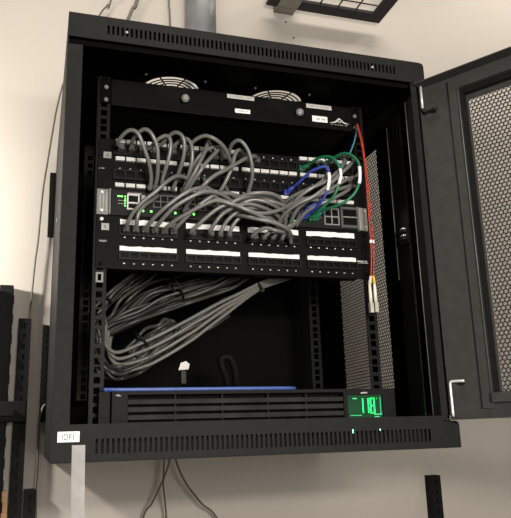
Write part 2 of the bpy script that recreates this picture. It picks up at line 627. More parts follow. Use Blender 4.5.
# ------------------------------------------------------------------ fibre enclosure, topmost in the rack
enc = thing('fibre_patch_enclosure', (300, 141, 577), 'black fibre enclosure at top of rack with white labels and two chrome knobs', 'patch panel')
mb = MB()
mb.box(80, 520, 139, 385, 577.4, 621.4)
mb.box(78, 522, 135, 139, 573.5, 621.5, bevel=0.8)
mb.build('housing', M_EQUIP, enc)
for x0, x1 in ((58.7, 77.9), (522.1, 541.3)):
    mb = MB(); mb.box(x0, x1, 138.6, 141, 577, 621.5)
    ear = mb.build('mounting_ear', M_INNER, enc)
    for z in (583, 606):
        mb = MB(); cx = x0 + (10.5 if x0 < 300 else 8); mb.cyl((cx, 138.6, z), (cx, 135.5, z), 4.2, 3.2, 12); mb.box(cx - 2.6, cx + 2.6, 135.2, 135.6, z - 0.6, z + 0.6)
        mb.build('rack_screw', M_EAR, ear)
for x, z in ((202, 595), (413.5, 594)):
    mb = MB()
    mb.cyl((x, 135, z), (x, 126, z), 5.0, 5.0, 20)
    mb.cyl((x, 126, z), (x, 121, z), 7.2, 6.6, 20)
    mb.cyl((x, 121, z), (x, 118.5, z), 6.4, 4.2, 20)
    mb.build('latch_knob', M_CHROME, enc)


def dashes(parent, x0, x1, y, z0, z1, material, seed, name='faint_lettering'):
    r = random.Random(seed)
    mb = MB()
    x = x0
    while x < x1:
        w = r.uniform(0.9, 2.4)
        if r.random() < 0.85:
            mb.box(x, min(x + w, x1), y - 0.05, y, z0 + r.uniform(0, 0.25) * (z1 - z0), z1 - r.uniform(0, 0.25) * (z1 - z0))
        x += w + r.uniform(0.5, 1.3)
    return mb.build(name, material, parent)


for i, (x0, x1, z0, z1, m, ink) in enumerate(((280, 331, 611.5, 619.3, M_GREYLABEL, M_FAINTINK), (294, 322.5, 584.5, 592.5, M_WHITE, M_FAINTINK),
                                              (431.5, 482, 611.0, 619.3, M_GREYLABEL, M_FAINTINK), (442, 472.5, 584.5, 596.2, M_WHITE, M_FAINTINK))):
    mb = MB(); mb.box(x0, x1, 134.4, 134.9, z0, z1)
    lb = mb.build('paper_label', m, enc)
    h = z1 - z0
    dashes(lb, x0 + 5, x1 - 5, 134.35, z0 + 0.32 * h, z0 + 0.68 * h, ink, 20 + i)
mb = MB()
mb.prism([(475.5, 585.6), (487, 589), (496.5, 597.6), (506, 589.6), (517, 586.6), (508, 586.2), (502, 588.6), (499.5, 592), (497, 593.5), (494.5, 592), (492, 588.4), (486, 586)], 134.5, 134.95)
mb.prism([(494.4, 587), (496.0, 587), (496.0, 591.5), (494.8, 591)], 134.5, 134.95)
mb.prism([(497.6, 587.2), (499.3, 587.2), (498.9, 591), (497.6, 591.6)], 134.5, 134.95)
lg = mb.build('peak_emblem', M_GREYLABEL, enc, label='grey mountain shaped emblem')
dashes(lg, 479, 514, 134.9, 582.2, 584.0, M_FAINTINK, 77)

# ------------------------------------------------------------------ patch panels
JB = None


def jack_row(parent, gx, pitch, w, h, zc, y0, y1, name='jack_block'):
    mb = MB()
    xs = [gx + pitch * k for k in range(7)]
    grid_block(mb, xs, [zc - h / 2, zc + h / 2], y0, y1, pitch - w)
    blk = mb.build(name, M_JACKRIM, parent)
    mb = MB()
    for k in range(6):
        cx = gx + pitch * (k + 0.5)
        mb.box(cx - w / 2, cx + w / 2, y1 - 1.2, y1 - 0.2, zc - h / 2 + 0.8, zc + h / 2 - 0.8)
        mb.box(cx - 2.2, cx + 2.2, y0 + 0.8, y0 + 2.2, zc + h / 2 - 3.0, zc + h / 2 - 1.6)
    mb.build('jack_socket', M_JACK, blk)
    return blk


def print_row(parent, xs, z, y, seed, w=2.6, h=1.7):
    r = random.Random(seed)
    mb = MB()
    for x in xs:
        mb.box(x - w / 2 * r.uniform(0.8, 1.2), x + w / 2, y - 0.08, y, z - h / 2, z + h / 2 * r.uniform(0.7, 1.2))
    return mb.build('port_numbers', M_PRINT, parent)


def panel_plate(parent, z0, z1):
    mb = MB()
    mb.box(58.7, 541.3, 138.4, 141, z0, z1, bevel=0.6)
    mb.box(78, 522, 141, 175, z0 + 4, z1 - 4)
    return mb.build('face_plate', M_EQUIP, parent)


pa = thing('patch_bay', (300, 141, 424), 'upper black patch panel marked A with grey cords looping out of its jacks', 'patch panel', )
za0, za1 = 424.4, 512.6
panel_plate(pa, za0, za1)
GA = (85.5, 194.0, 302.5, 411.0)
PITA = 17.4
for gx in GA:
    for zc in (492.5, 450.0):
        jack_row(pa, gx, PITA, 13.2, 14.0, zc, 133, 138.4)
tab0 = None
for gx in GA:
    for zc in (508.2, 477.2, 431.2):
        if zc > 500 and gx == GA[2]:
            continue
        for k in range(6):
            if tab0 is None:
                mb = MB(); mb.box(gx + 1.3, gx + PITA - 1.3, 132.6, 138.4, zc - 3.1, zc + 3.1)
                tab0 = mb.build('label_tab', M_TAB, pa)
                tx, tz = gx, zc
            else:
                c = clone(tab0, pa, gx - tx + k * PITA, 0, zc - tz)
print_row(pa, [gx + PITA * (k + 0.5) for gx in GA for k in range(6)], 461.5, 138.35, 5)
print_row(pa, [GA[2] + PITA * (k + 0.5) for k in range(6)], 505.5, 138.35, 6)
mb = MB(); mb.box(67.2, 80, 137.6, 138.35, 477.6, 488.8)
la = mb.build('letter_label', M_PORTRIM, pa)
text_part('A', 8.0, 73.8, 137.5, 480.3, M_INK, la)
dashes(pa, 61, 69, 138.36, 458, 461, M_FAINTINK, 9)

pb = thing('patch_bay', (300, 141, 291), 'lower black patch panel marked B with four long white strips per row', 'patch panel')
zb0, zb1 = 290.5, 379.2
panel_plate(pb, zb0, zb1)
GB = (96.5, 205.0, 312.5, 420.0)
PITB = 15.4
for gi, gx in enumerate(GB):
    for zc, zs in ((352.5, 369.0), (312.5, 324.0)):
        jack_row(pb, gx, PITB, 11.8, 11.0, zc, 133, 138.4)
        r = random.Random(gi * 10 + int(zc))
        n = 12
        top = [(gx + 92.4 * k / n, zs + 4.6 + r.uniform(-0.9, 0.5)) for k in range(n + 1)]
        bot = [(gx + 92.4 * k / n, zs - 4.6 + r.uniform(-0.5, 0.9)) for k in range(n, -1, -1)]
        mb = MB(); mb.prism(top + bot, 137.2, 138.35)
        mb.build('label_strip', M_WHITE, pb)
for z, sd in ((343.6, 1), (300.0, 2)):
    print_row(pb, [gx + PITB * (k + 0.5) for gx in GB for k in range(6)], z, 138.35, sd)
mb = MB(); mb.box(67.0, 79, 137.6, 138.35, 353.8, 365.2)
lb = mb.build('letter_label', M_PORTRIM, pb)
text_part('B', 8.0, 73.0, 137.5, 356.6, M_INK, lb)
dashes(pb, 64, 76, 138.36, 334, 337.5, M_FAINTINK, 19)
dashes(pb, 516, 535, 138.36, 320.5, 324.5, M_PRINT, 29, 'maker_lettering')
mb = MB(); mb.box(514.5, 536.5, 138.2, 138.38, 319.2, 319.9); mb.build('print_line', M_PRINT, pb)
for x in (67, 533):
    for z in (372, 298):
        mb = MB(); mb.cyl((x, 138.4, z), (x, 136.2, z), 3.4, 2.8, 12)
        mb.build('rack_screw', M_STEEL if z > 350 and x < 300 else M_INNER, pb)

# ------------------------------------------------------------------ network switch
sw = thing('network_switch', (300, 141, 379), 'black network switch with green lights and grey ears between the patch panels', 'network switch')
mb = MB(); mb.box(81, 519, 136, 360, 379.8, 423.6, bevel=0.8)
mb.build('chassis', M_SWITCH, sw)
for x0, x1, hx in ((58.7, 80.5, 66), (519.5, 541.3, 524)):
    mb = MB(); mb.box(x0, x1, 138.2, 140.9, 380.2, 423.4); mb.box(x0 + (0 if x0 > 300 else 19), x0 + (2.5 if x0 > 300 else 21.5), 132.5, 138.2, 380.2, 423.4)
    ear = mb.build('mounting_ear', M_EAR, sw)
    if x0 < 300:
        for k in range(3):
            mb = MB(); mb.box(62.5 + 5.2 * k, 65 + 5.2 * k, 137.6, 138.2, 386, 417)
            mb.build('ear_rib', M_PORTRIM, ear)
    else:
        mb = MB(); mb.box(524, 530.5, 134.5, 138.2, 381, 423, bevel=0.8)
        mb.build('ear_strip', M_CHROME, ear)
    for z in (386.5, 417.5):
        mb = MB(); cx = x0 + 8 if x0 < 300 else x0 + 17; mb.cyl((cx, 138.2, z), (cx, 135.8, z), 3.2, 2.6, 12)
        mb.build('rack_screw', M_STEEL, ear)
# console port, indicator column
mb = MB(); grid_block(mb, [107.5, 125.5], [390.5, 401, 415], 132, 136, 2.4); mb.box(109, 124, 135.4, 135.9, 391, 414)
mb.build('console_port', M_TAB, sw)
mb = MB(); mb.box(109, 124, 135.0, 135.35, 391.8, 399.6); mb.box(109, 124, 135.0, 135.35, 402.4, 413.6)
mb.build('console_socket', M_JACK, sw)
mb = MB(); mb.box(130, 136, 133.5, 136, 400, 416); mb.build('console_tab', M_PORTRIM, sw)
mb = MB(); mb.box(91, 100, 135.5, 136, 411.2, 413.2)
mb.build('status_bar', M_LED, sw)
for k in range(5):
    mb = MB(); mb.box(102.6, 104.8, 135.5, 136, 395.5 + 4 * k, 397.2 + 4 * k)
    mb.build('status_light', M_LED, sw)
mb = MB(); mb.box(92, 106, 135.8, 136.0, 404.5, 405.6); mb.box(92, 102, 135.8, 136.0, 399, 400); mb.box(108, 130, 135.7, 136, 417.6, 419.6)
mb.build('print_line', M_FAINTINK, sw)
# copper port blocks and the uplinks
for bi, (x0, n) in enumerate(((150, 6), (226, 6), (302, 6), (378, 6))):
    mb = MB()
    xs = [x0 + 11.6 * k for k in range(n + 1)]
    grid_block(mb, xs, [396.5, 406.5, 417.5], 132.6, 136, 1.6)
    blk = mb.build('port_block', M_SFP, sw)
    mb = MB(); mb.box(xs[0], xs[-1], 135.4, 135.9, 397, 417); mb.build('port_sockets', M_JACK, blk)
mb = MB()
grid_block(mb, [455, 468.5, 482], [386.5, 401, 416], 132, 136, 2.0)
blk = mb.build('port_block', M_PORTRIM, sw, label='pale metal rimmed port block')
for a in (456.2, 469.7):
    for b in (387.7, 402.2):
        mb = MB(); mb.prism([(a, b), (a + 11.2, b), (a + 11.2, b + 8.5), (a + 8.5, b + 12), (a + 2.8, b + 12), (a, b + 8.5)], 135.0, 135.8)
        mb.build('socket', M_JACK, blk)
mb = MB()
mb.box(485, 519, 129, 136, 381.5, 386.5); mb.box(485, 519, 129, 136, 416, 420.5); mb.box(485, 489, 129, 136, 386.5, 416); mb.box(516, 519, 129, 136, 386.5, 416); mb.box(489, 516, 129, 136, 400.2, 402.4)
blk = mb.build('uplink_cage', M_SFP, sw)
mb = MB(); mb.box(489, 516, 135, 135.8, 386.5, 416); mb.build('socket', M_JACK, blk)
mb = MB(); mb.box(489, 516, 128.6, 129.4, 400.4, 402.2); mb.build('cage_divider', M_PORTRIM, blk)
for x in (133, 146.5, 186.5, 218, 264, 399, 426):
    mb = MB(); mb.cyl((x, 136, 389.6), (x, 134.6, 389.6), 1.9, 1.5, 12)
    mb.build('port_light', M_LED, sw)

# ------------------------------------------------------------------ power supply at the bottom
ups = thing('power_backup_unit', (300, 300, 7), 'black rack battery backup with three slats and green digital display, on cabinet bottom', 'power supply')
mb = MB()
mb.box(84, 522, 141, 500, 7, 95)
mb.box(86, 110, 108, 141, 7, 96.6, bevel=1)
mb.box(110, 459, 108, 141, 91.5, 96.6)
mb.box(110, 459, 108, 141, 7, 51.5)
mb.box(459, 466, 108, 141, 7, 96.6)
mb.box(530, 553, 108, 141, 7, 96.6, bevel=1)
mb.box(466, 530, 108, 141, 87, 96.6)
mb.box(466, 530, 108, 141, 7, 48.5)
mb.box(466, 530, 112, 141, 48.5, 87)
mb.build('bezel', M_UPS, ups)
mb = MB(); mb.box(110, 459, 128, 130, 51.5, 91.5); mb.build('recess_plate', M_INNER, ups)
for zc in (81.0, 69.6, 58.2):
    mb = MB()
    mb.prism([(110.5, zc - 3.4), (127, zc - 1.2), (127, zc + 2.0), (121, zc + 3.2), (111, zc + 3.4)], 110, 459, axis='x', f=lambda x, y, z: (x, y, z))
    mb.build('slat', M_SLAT, ups)
for x in (181, 255, 330, 395):
    mb = MB(); mb.box(x, x + 3, 117, 128, 51.5, 91.5)
    mb.build('slat_brace', M_UPS, ups)
mb = MB()
for x0, x1 in ((68, 84), (90, 90.01)):
    if x1 - x0 > 1:
        mb.box(x0, x1, 113, 116, 7, 96.4)
        mb.box(x0, x1, 116, 140.8, 94.4, 96.4)
ear = mb.build('mounting_ear', M_UPS, ups)
for z in (92.5, 83.5, 70, 62):
    mb = MB(); mb.cyl((75.5, 113, z), (75.5, 112.3, z), 2.4, 2.4, 10); mb.build('ear_hole', M_JACK, ear)
mb = MB(); mb.prism([(91, 90.5), (95, 92.3), (100, 90), (96, 89)], 107.4, 107.95); mb.build('maker_mark', M_FAINTINK, ups)
dashes(ups, 490.5, 503, 107.9, 88.6, 91.6, M_PRINT, 41, 'maker_lettering')
mb = MB(); mb.box(466.5, 529.5, 111.2, 111.9, 49, 86.6)
lcd = mb.build('display', M_LCD, ups, label='dark green display reading 118')


def seg_digit(mb, x0, x1, z0, z1, segs, w=1.9, y=110.9):
    zm = (z0 + z1) / 2
    R = {'a': (x0, x1, z1 - w, z1), 'g': (x0, x1, zm - w / 2, zm + w / 2), 'd': (x0, x1, z0, z0 + w),
         'f': (x0, x0 + w, zm, z1), 'e': (x0, x0 + w, z0, zm), 'b': (x1 - w, x1, zm, z1), 'c': (x1 - w, x1, z0, zm)}
    for s in segs:
        a, b, c, d = R[s]
        mb.box(a, b, y - 0.25, y, c + 0.25, d - 0.25)


mb = MB()
seg_digit(mb, 486, 495.2, 57, 81.5, 'bc', 2.1)
seg_digit(mb, 496, 505.2, 57, 81.5, 'bc', 2.3)
seg_digit(mb, 507, 516, 56.5, 82, 'abcdefg', 2.5)
mb.build('digits', M_DIGIT, lcd)
for x0, x1, z0, z1 in ((476, 484, 80, 82), (471, 491, 53.4, 54.4), (525.6, 526.6, 56, 83), (513.5, 528, 54.2, 56.0), (514, 523.5, 50.6, 52.0), (519.5, 520.8, 79.5, 81.8)):
    mb = MB(); mb.box(x0, x1, 110.7, 111, z0, z1)
    mb.build('display_mark', M_DIGIT2, lcd)

# traced centre lines of the cords, world millimetres
CORDS = [
    ('loop', 0, [(85, 120, 482), (86, 100, 490), (94, 84, 499), (104, 76, 503), (115, 74, 497), (125, 80, 478), (135, 90, 456), (141, 104, 436), (141, 118, 420)], 'start'),
    ('loop', 1, [(110, 120, 488), (110, 100, 496), (116, 82, 502), (126, 72, 505), (136, 70, 497), (146, 76, 478), (149, 86, 455), (150, 100, 435), (148, 118, 421)], 'start'),
    ('loop', 2, [(136, 120, 478), (138, 100, 486), (148, 88, 496), (161, 82, 502), (168, 80, 494), (168, 84, 475), (164, 92, 454), (160, 104, 437), (160, 118, 422)], 'start'),
    ('loop', 3, [(155, 122, 484), (159, 100, 497), (168, 82, 504), (177, 72, 505), (187, 70, 496), (190, 76, 478), (188, 86, 459), (184, 100, 443), (179, 118, 423)], 'start'),
    ('loop', 4, [(175, 122, 481), (177, 104, 493), (186, 92, 500), (196, 84, 501), (203, 82, 490), (205, 86, 469), (203, 94, 450), (199, 106, 434), (194, 118, 417)], 'start'),
    ('loop', 5, [(199, 122, 480), (199, 100, 489), (207, 80, 497), (221, 68, 502), (235, 64, 498), (252, 70, 490), (265, 84, 481), (276, 104, 472), (281, 122, 466)], 'start'),
    ('loop', 6, [(251, 122, 499), (240, 104, 503), (234, 94, 504), (227, 86, 484), (217, 82, 462), (208, 86, 443), (199, 98, 426), (194, 118, 414)], 'start'),
    ('loop', 7, [(272, 122, 490), (263, 100, 499), (254, 92, 494), (240, 84, 477), (225, 80, 458), (214, 84, 441), (204, 98, 425), (201, 118, 411)], 'start'),
    ('loop', 8, [(278, 122, 487), (272, 100, 494), (273, 84, 500), (280, 72, 502), (289, 70, 496), (299, 74, 482), (305, 80, 464), (308, 90, 445), (306, 104, 428), (305, 118, 408)], 'start'),
    ('loop', 9, [(337, 122, 487), (318, 100, 489), (301, 86, 480), (280, 76, 464), (258, 70, 448), (237, 68, 434), (222, 70, 420), (210, 82, 406), (201, 104, 396), (198, 122, 388)], 'start'),
    ('loop', 10, [(212, 122, 445), (210, 104, 459), (217, 94, 474), (231, 90, 488), (248, 94, 496), (260, 104, 493), (265, 122, 486)], 'start'),
    ('loop', 11, [(308, 122, 479), (300, 102, 489), (291, 94, 495), (282, 92, 490), (276, 94, 470), (270, 98, 450), (260, 106, 429), (249, 120, 412)], 'start'),
    ('low', 0, [(104, 120, 347), (104, 104, 356), (111, 92, 370), (125, 84, 387), (145, 78, 404), (163, 76, 422), (181, 84, 435), (201, 100, 436), (208, 118, 422)], 'start'),
    ('low', 1, [(121, 120, 346), (119, 106, 357), (120, 100, 370), (129, 100, 386), (143, 106, 399), (155, 120, 412)], 'start'),
    ('low', 2, [(136, 120, 346), (137, 104, 356), (146, 92, 366), (161, 82, 380), (183, 76, 398), (205, 74, 411), (229, 80, 417), (247, 96, 410), (256, 118, 401)], 'start'),
    ('low', 3, [(150, 120, 345), (151, 104, 355), (160, 90, 366), (175, 80, 381), (198, 74, 396), (222, 72, 407), (249, 78, 408), (273, 94, 401), (287, 118, 392)], 'start'),
    ('low', 4, [(163, 120, 344), (167, 104, 354), (179, 92, 363), (200, 82, 375), (221, 74, 386), (239, 68, 392), (258, 64, 388), (282, 66, 382), (308, 74, 378), (337, 90, 376), (360, 116, 376)], 'start'),
    ('low', 5, [(178, 120, 343), (182, 104, 354), (196, 92, 369), (214, 86, 387), (235, 82, 403), (256, 82, 411), (282, 88, 410), (304, 118, 404)], 'start'),
    ('low', 6, [(206, 120, 340), (205, 100, 347), (213, 90, 355), (229, 82, 370), (246, 76, 383), (264, 72, 391), (285, 70, 401), (308, 72, 408), (334, 78, 409), (356, 92, 403), (372, 118, 395)], 'start'),
    ('low', 7, [(238, 120, 340), (237, 102, 350), (243, 92, 362), (255, 86, 377), (271, 80, 386), (294, 78, 394), (320, 80, 391), (348, 94, 386), (368, 118, 380)], 'start'),
    ('low', 8, [(257, 120, 339), (254, 102, 347), (260, 94, 362), (271, 88, 375), (287, 84, 385), (312, 86, 391), (337, 100, 390), (354, 118, 383)], 'start'),
    ('low', 9, [(272, 120, 338), (270, 104, 349), (276, 96, 364), (289, 92, 377), (310, 92, 384), (331, 104, 382), (343, 118, 377)], 'start'),
    ('low', 10, [(312, 120, 338), (308, 100, 345), (315, 88, 352), (327, 82, 356), (346, 78, 351), (366, 90, 356), (383, 118, 378)], 'start'),
    ('low', 11, [(331, 120, 338), (329, 102, 345), (337, 92, 353), (350, 90, 358), (365, 100, 367), (376, 118, 384)], 'start'),
    ('low', 12, [(347, 120, 337), (345, 102, 346), (352, 94, 354), (365, 90, 361), (385, 94, 374), (402, 118, 397)], 'start'),
    ('low', 13, [(365, 120, 338), (362, 104, 346), (365, 98, 354), (375, 98, 364), (390, 104, 379), (410, 120, 400)], 'start'),
    ('mass', 0, [(232, 118, 449), (233, 96, 420), (242, 78, 400), (262, 66, 389), (283, 60, 379), (307, 62, 371), (333, 70, 363), (359, 84, 357), (376, 104, 353), (384, 120, 344)], None),
    ('mass', 1, [(268, 118, 438), (270, 94, 415), (279, 78, 405), (296, 66, 407), (315, 62, 409), (337, 66, 409), (357, 82, 405), (376, 118, 402)], None),
    ('mass', 2, [(270, 120, 392), (277, 96, 381), (288, 76, 372), (308, 66, 365), (331, 64, 361), (353, 68, 355), (369, 84, 352), (386, 120, 351)], None),
    ('mass', 3, [(309, 118, 437), (309, 96, 415), (321, 80, 405), (340, 74, 399), (364, 84, 396), (387, 118, 396)], None),
    ('mass', 4, [(404, 118, 438), (380, 96, 410), (354, 80, 390), (324, 72, 378), (297, 72, 378), (280, 84, 388), (280, 118, 413)], None),
    ('mass', 5, [(249, 120, 401), (264, 98, 390), (284, 84, 395), (306, 78, 402), (330, 76, 398), (354, 86, 392), (380, 118, 392)], None),
    ('sweep', 0, [(372, 118, 380), (376, 96, 399), (387, 80, 414), (407, 70, 428), (432, 66, 441), (453, 66, 459), (471, 74, 481), (478, 90, 499), (473, 108, 506), (467, 122, 503)], None),
    ('sweep', 1, [(361, 118, 387), (371, 94, 400), (391, 78, 408), (416, 68, 415), (445, 64, 431), (470, 68, 447), (496, 84, 462), (516, 108, 481), (527, 124, 496)], None),
    ('sweep', 2, [(357, 118, 372), (366, 92, 388), (383, 76, 400), (408, 66, 412), (436, 60, 434), (459, 60, 456), (478, 66, 474), (494, 84, 494), (496, 106, 511), (490, 124, 512)], None),
    ('sweep', 3, [(383, 118, 378), (389, 98, 397), (406, 84, 411), (431, 76, 421), (461, 76, 433), (491, 90, 446), (517, 122, 456)], None),
    ('sweep', 4, [(368, 118, 409), (380, 96, 419), (401, 82, 428), (421, 76, 438), (438, 78, 455), (448, 92, 476), (447, 112, 495), (440, 124, 498)], None),
    ('sweep', 5, [(394, 120, 375), (403, 102, 392), (420, 88, 403), (443, 80, 413), (470, 80, 428), (491, 94, 445), (504, 122, 466)], None),
    ('green', 0, [(413, 124, 486), (417, 112, 485), (423, 88, 487), (433, 72, 488), (444, 62, 483), (452, 58, 470), (456, 58, 453), (453, 62, 436), (447, 70, 418), (435, 84, 404), (426, 100, 396), (426, 122, 392)], 'both'),
    ('green', 1, [(448, 124, 493), (453, 108, 494), (458, 84, 494), (468, 66, 495), (479, 58, 489), (488, 54, 476), (490, 54, 458), (488, 56, 437), (479, 60, 419), (465, 68, 407), (449, 82, 401), (437, 102, 400), (433, 122, 393)], 'both'),
    ('blue', 0, [(382, 124, 438), (387, 112, 441), (394, 94, 446), (405, 76, 457), (417, 64, 462), (428, 58, 463), (433, 56, 452), (433, 58, 435), (429, 64, 417), (422, 76, 403), (417, 94, 396), (413, 122, 395)], 'both'),
    ('blue', 1, [(404, 124, 392), (406, 108, 398), (413, 98, 404), (427, 98, 412), (440, 108, 413), (446, 124, 406)], 'both'),
    ('orange', 0, [(529, 130, 587), (526, 118, 567), (525, 108, 538), (525, 102, 503), (525, 100, 463), (525, 100, 426), (525, 100, 388), (525, 100, 352), (524, 100, 319), (521, 101, 287), (519, 102, 273)], None),
    ('orange', 1, [(532, 131, 588), (530, 121, 568), (530, 113, 541), (530, 108, 506), (531, 106, 466), (532, 106, 428), (532, 105, 390), (532, 104, 353), (530, 103, 320), (526, 102, 288), (524, 102, 274)], None),
    ('teal', 0, [(531, 133, 584), (526, 128, 565), (517, 122, 544), (506, 118, 521), (494, 114, 499), (482, 112, 480), (472, 118, 466), (470, 126, 457)], None),
    ('bluetop', 0, [(75, 118, 100), (88, 122, 103), (114, 124, 104), (160, 124, 104), (223, 124, 104), (304, 124, 103), (365, 126, 102), (385, 135, 102)], None),
    ('rear', 'upper', [(60, 248, 203), (79, 250, 208), (97, 236, 224), (133, 229, 244), (183, 239, 261), (225, 227, 281), (272, 238, 295), (311, 237, 315), (339, 239, 328)], None),
    ('rear', 'upper', [(74, 272, 203), (88, 278, 215), (112, 264, 229), (147, 254, 247), (188, 250, 264), (231, 252, 284), (282, 254, 302), (326, 259, 320), (351, 266, 335)], None),
    ('rear', 'upper', [(66, 238, 177), (76, 247, 193), (104, 233, 207), (136, 222, 221), (185, 238, 241), (226, 218, 254), (271, 233, 272), (310, 234, 287), (342, 235, 308)], None),
    ('rear', 'upper', [(71, 240, 199), (78, 250, 212), (104, 231, 224), (145, 228, 241), (181, 226, 263), (229, 221, 279), (278, 240, 299), (312, 240, 311), (345, 244, 324)], None),
    ('rear', 'upper', [(62, 241, 192), (76, 218, 197), (96, 217, 214), (131, 211, 226), (173, 217, 247), (225, 222, 269), (267, 219, 281), (301, 212, 299), (340, 236, 314)], None),
    ('rear', 'upper', [(69, 270, 184), (81, 260, 194), (107, 251, 207), (146, 258, 226), (181, 245, 245), (232, 242, 263), (274, 252, 282), (316, 249, 293), (341, 255, 310)], None),
    ('rear', 'upper', [(85, 271, 200), (99, 268, 216), (120, 265, 226), (156, 245, 244), (198, 253, 266), (248, 244, 282), (293, 251, 298), (332, 261, 315), (362, 262, 334)], None),
    ('rear', 'upper', [(77, 234, 189), (88, 245, 203), (116, 239, 219), (154, 235, 240), (193, 232, 258), (236, 217, 268), (285, 216, 289), (323, 228, 305), (355, 227, 318)], None),
    ('rear', 'upper', [(67, 246, 187), (76, 246, 195), (105, 247, 209), (140, 236, 228), (187, 246, 252), (226, 241, 265), (271, 228, 282), (314, 243, 300), (338, 242, 318)], None),
    ('rear', 'left', [(80, 272, 235), (94, 272, 257), (118, 280, 280), (134, 267, 299), (159, 283, 317), (187, 286, 339)], None),
    ('rear', 'left', [(64, 265, 220), (78, 263, 243), (96, 264, 260), (120, 270, 287), (141, 270, 304), (163, 256, 322)], None),
    ('rear', 'left', [(72, 276, 224), (83, 276, 243), (97, 281, 267), (125, 277, 285), (151, 273, 304), (168, 290, 324)], None),
    ('rear', 'left', [(80, 248, 222), (98, 259, 236), (112, 251, 262), (141, 261, 287), (164, 264, 303), (180, 248, 319)], None),
    ('rear', 'left', [(58, 263, 241), (71, 257, 252), (94, 264, 277), (117, 257, 297), (140, 256, 316), (160, 262, 341)], None),
    ('rear', 'left', [(73, 246, 236), (83, 245, 249), (100, 241, 273), (128, 259, 302), (147, 257, 320), (172, 251, 337)], None),
    ('rear', 'back', [(78, 285, 204), (104, 276, 218), (135, 282, 255), (166, 289, 282), (213, 289, 299), (271, 283, 316), (307, 284, 326)], None),
    ('rear', 'back', [(72, 304, 203), (101, 298, 217), (131, 297, 254), (168, 288, 279), (213, 297, 296), (268, 290, 310), (306, 305, 326)], None),
    ('rear', 'back', [(85, 299, 228), (112, 310, 244), (136, 300, 277), (178, 306, 309), (230, 316, 323), (282, 311, 339), (322, 319, 358)], None),
    ('rear', 'back', [(85, 289, 203), (107, 273, 220), (143, 280, 250), (179, 287, 280), (226, 287, 297), (275, 275, 306), (319, 293, 329)], None),
    ('rear', 'back', [(69, 269, 207), (89, 278, 217), (124, 269, 254), (157, 287, 282), (201, 284, 299), (254, 273, 304), (300, 285, 327)], None),
    ('rear', 'back', [(66, 286, 208), (86, 269, 219), (120, 290, 256), (158, 290, 281), (200, 290, 298), (263, 290, 308), (293, 284, 322)], None),
    ('rear', 'back', [(78, 277, 207), (106, 273, 217), (140, 283, 251), (168, 272, 279), (215, 272, 292), (275, 275, 308), (314, 272, 319)], None),
    ('rear', 'coil', [(69, 233, 208), (79, 221, 175), (74, 219, 159), (83, 206, 140), (98, 205, 124), (115, 210, 124), (140, 194, 132), (166, 210, 150), (196, 203, 168), (229, 206, 194), (262, 199, 209), (295, 205, 231)], None),
    ('rear', 'coil', [(63, 232, 230), (66, 228, 202), (70, 226, 178), (73, 212, 161), (91, 217, 146), (106, 200, 142), (135, 216, 155), (155, 208, 171), (186, 213, 193), (221, 213, 215), (255, 207, 236), (288, 223, 261)], None),
    ('rear', 'coil', [(70, 237, 218), (71, 215, 192), (74, 224, 170), (76, 203, 151), (94, 205, 134), (117, 214, 132), (135, 214, 144), (164, 196, 167), (191, 204, 186), (225, 211, 209), (262, 212, 228), (296, 214, 254)], None),
    ('rear', 'coil', [(66, 248, 235), (74, 250, 210), (69, 234, 181), (81, 233, 164), (94, 238, 151), (114, 226, 147), (138, 228, 161), (165, 230, 178), (197, 238, 204), (234, 240, 224), (263, 231, 244), (296, 235, 268)], None),
    ('rear', 'coil', [(67, 226, 218), (76, 222, 190), (75, 210, 173), (82, 202, 154), (97, 213, 140), (113, 203, 136), (139, 201, 146), (161, 202, 162), (188, 198, 183), (226, 218, 214), (260, 213, 226), (298, 213, 251)], None),
    ('rear', 'coil', [(83, 233, 234), (90, 233, 208), (85, 219, 188), (90, 211, 168), (105, 218, 151), (128, 208, 145), (151, 207, 157), (181, 218, 182), (211, 216, 198), (245, 216, 226), (280, 218, 243), (313, 216, 268)], None),
    ('rear', 'coil', [(66, 240, 212), (70, 238, 180), (70, 241, 164), (73, 218, 138), (93, 226, 125), (112, 217, 126), (133, 227, 139), (162, 232, 155), (194, 232, 176), (228, 221, 198), (260, 234, 218), (297, 236, 240)], None),
    ('rear', 'coil', [(70, 215, 216), (77, 216, 185), (72, 218, 166), (79, 214, 146), (95, 196, 133), (112, 207, 131), (138, 207, 144), (159, 194, 158), (190, 207, 185), (226, 203, 208), (260, 208, 223), (295, 208, 242)], None),
    ('rear', 'coil', [(77, 225, 227), (86, 221, 200), (83, 216, 184), (91, 217, 165), (108, 215, 144), (127, 210, 143), (148, 212, 154), (170, 198, 176), (204, 205, 194), (243, 207, 221), (270, 206, 237), (304, 215, 263)], None),
    ('rear', 'coil', [(93, 266, 235), (99, 259, 200), (94, 252, 181), (103, 250, 164), (116, 237, 148), (132, 230, 143), (161, 243, 157), (190, 243, 177), (221, 245, 200), (251, 240, 221), (288, 250, 241), (321, 240, 260)], None),
    ('rear', 'small coil', [(133, 195, 158), (143, 199, 171), (164, 191, 189), (186, 204, 200), (204, 210, 208), (216, 212, 195), (198, 198, 180), (179, 214, 161), (156, 206, 145), (133, 208, 139)], None),
    ('rear', 'small coil', [(123, 208, 165), (137, 207, 182), (158, 202, 195), (179, 205, 206), (195, 217, 215), (202, 208, 202), (198, 223, 190), (166, 212, 169), (147, 209, 150), (120, 219, 142)], None),
    ('rear', 'small coil', [(122, 201, 170), (135, 210, 182), (156, 202, 196), (174, 195, 208), (194, 209, 221), (202, 202, 205), (189, 202, 187), (168, 216, 176), (146, 209, 160), (121, 223, 145)], None),
    ('rear', 'small coil', [(118, 211, 172), (133, 213, 187), (150, 208, 206), (170, 197, 211), (181, 203, 222), (196, 214, 216), (181, 204, 196), (161, 219, 182), (134, 204, 157), (113, 216, 149)], None),
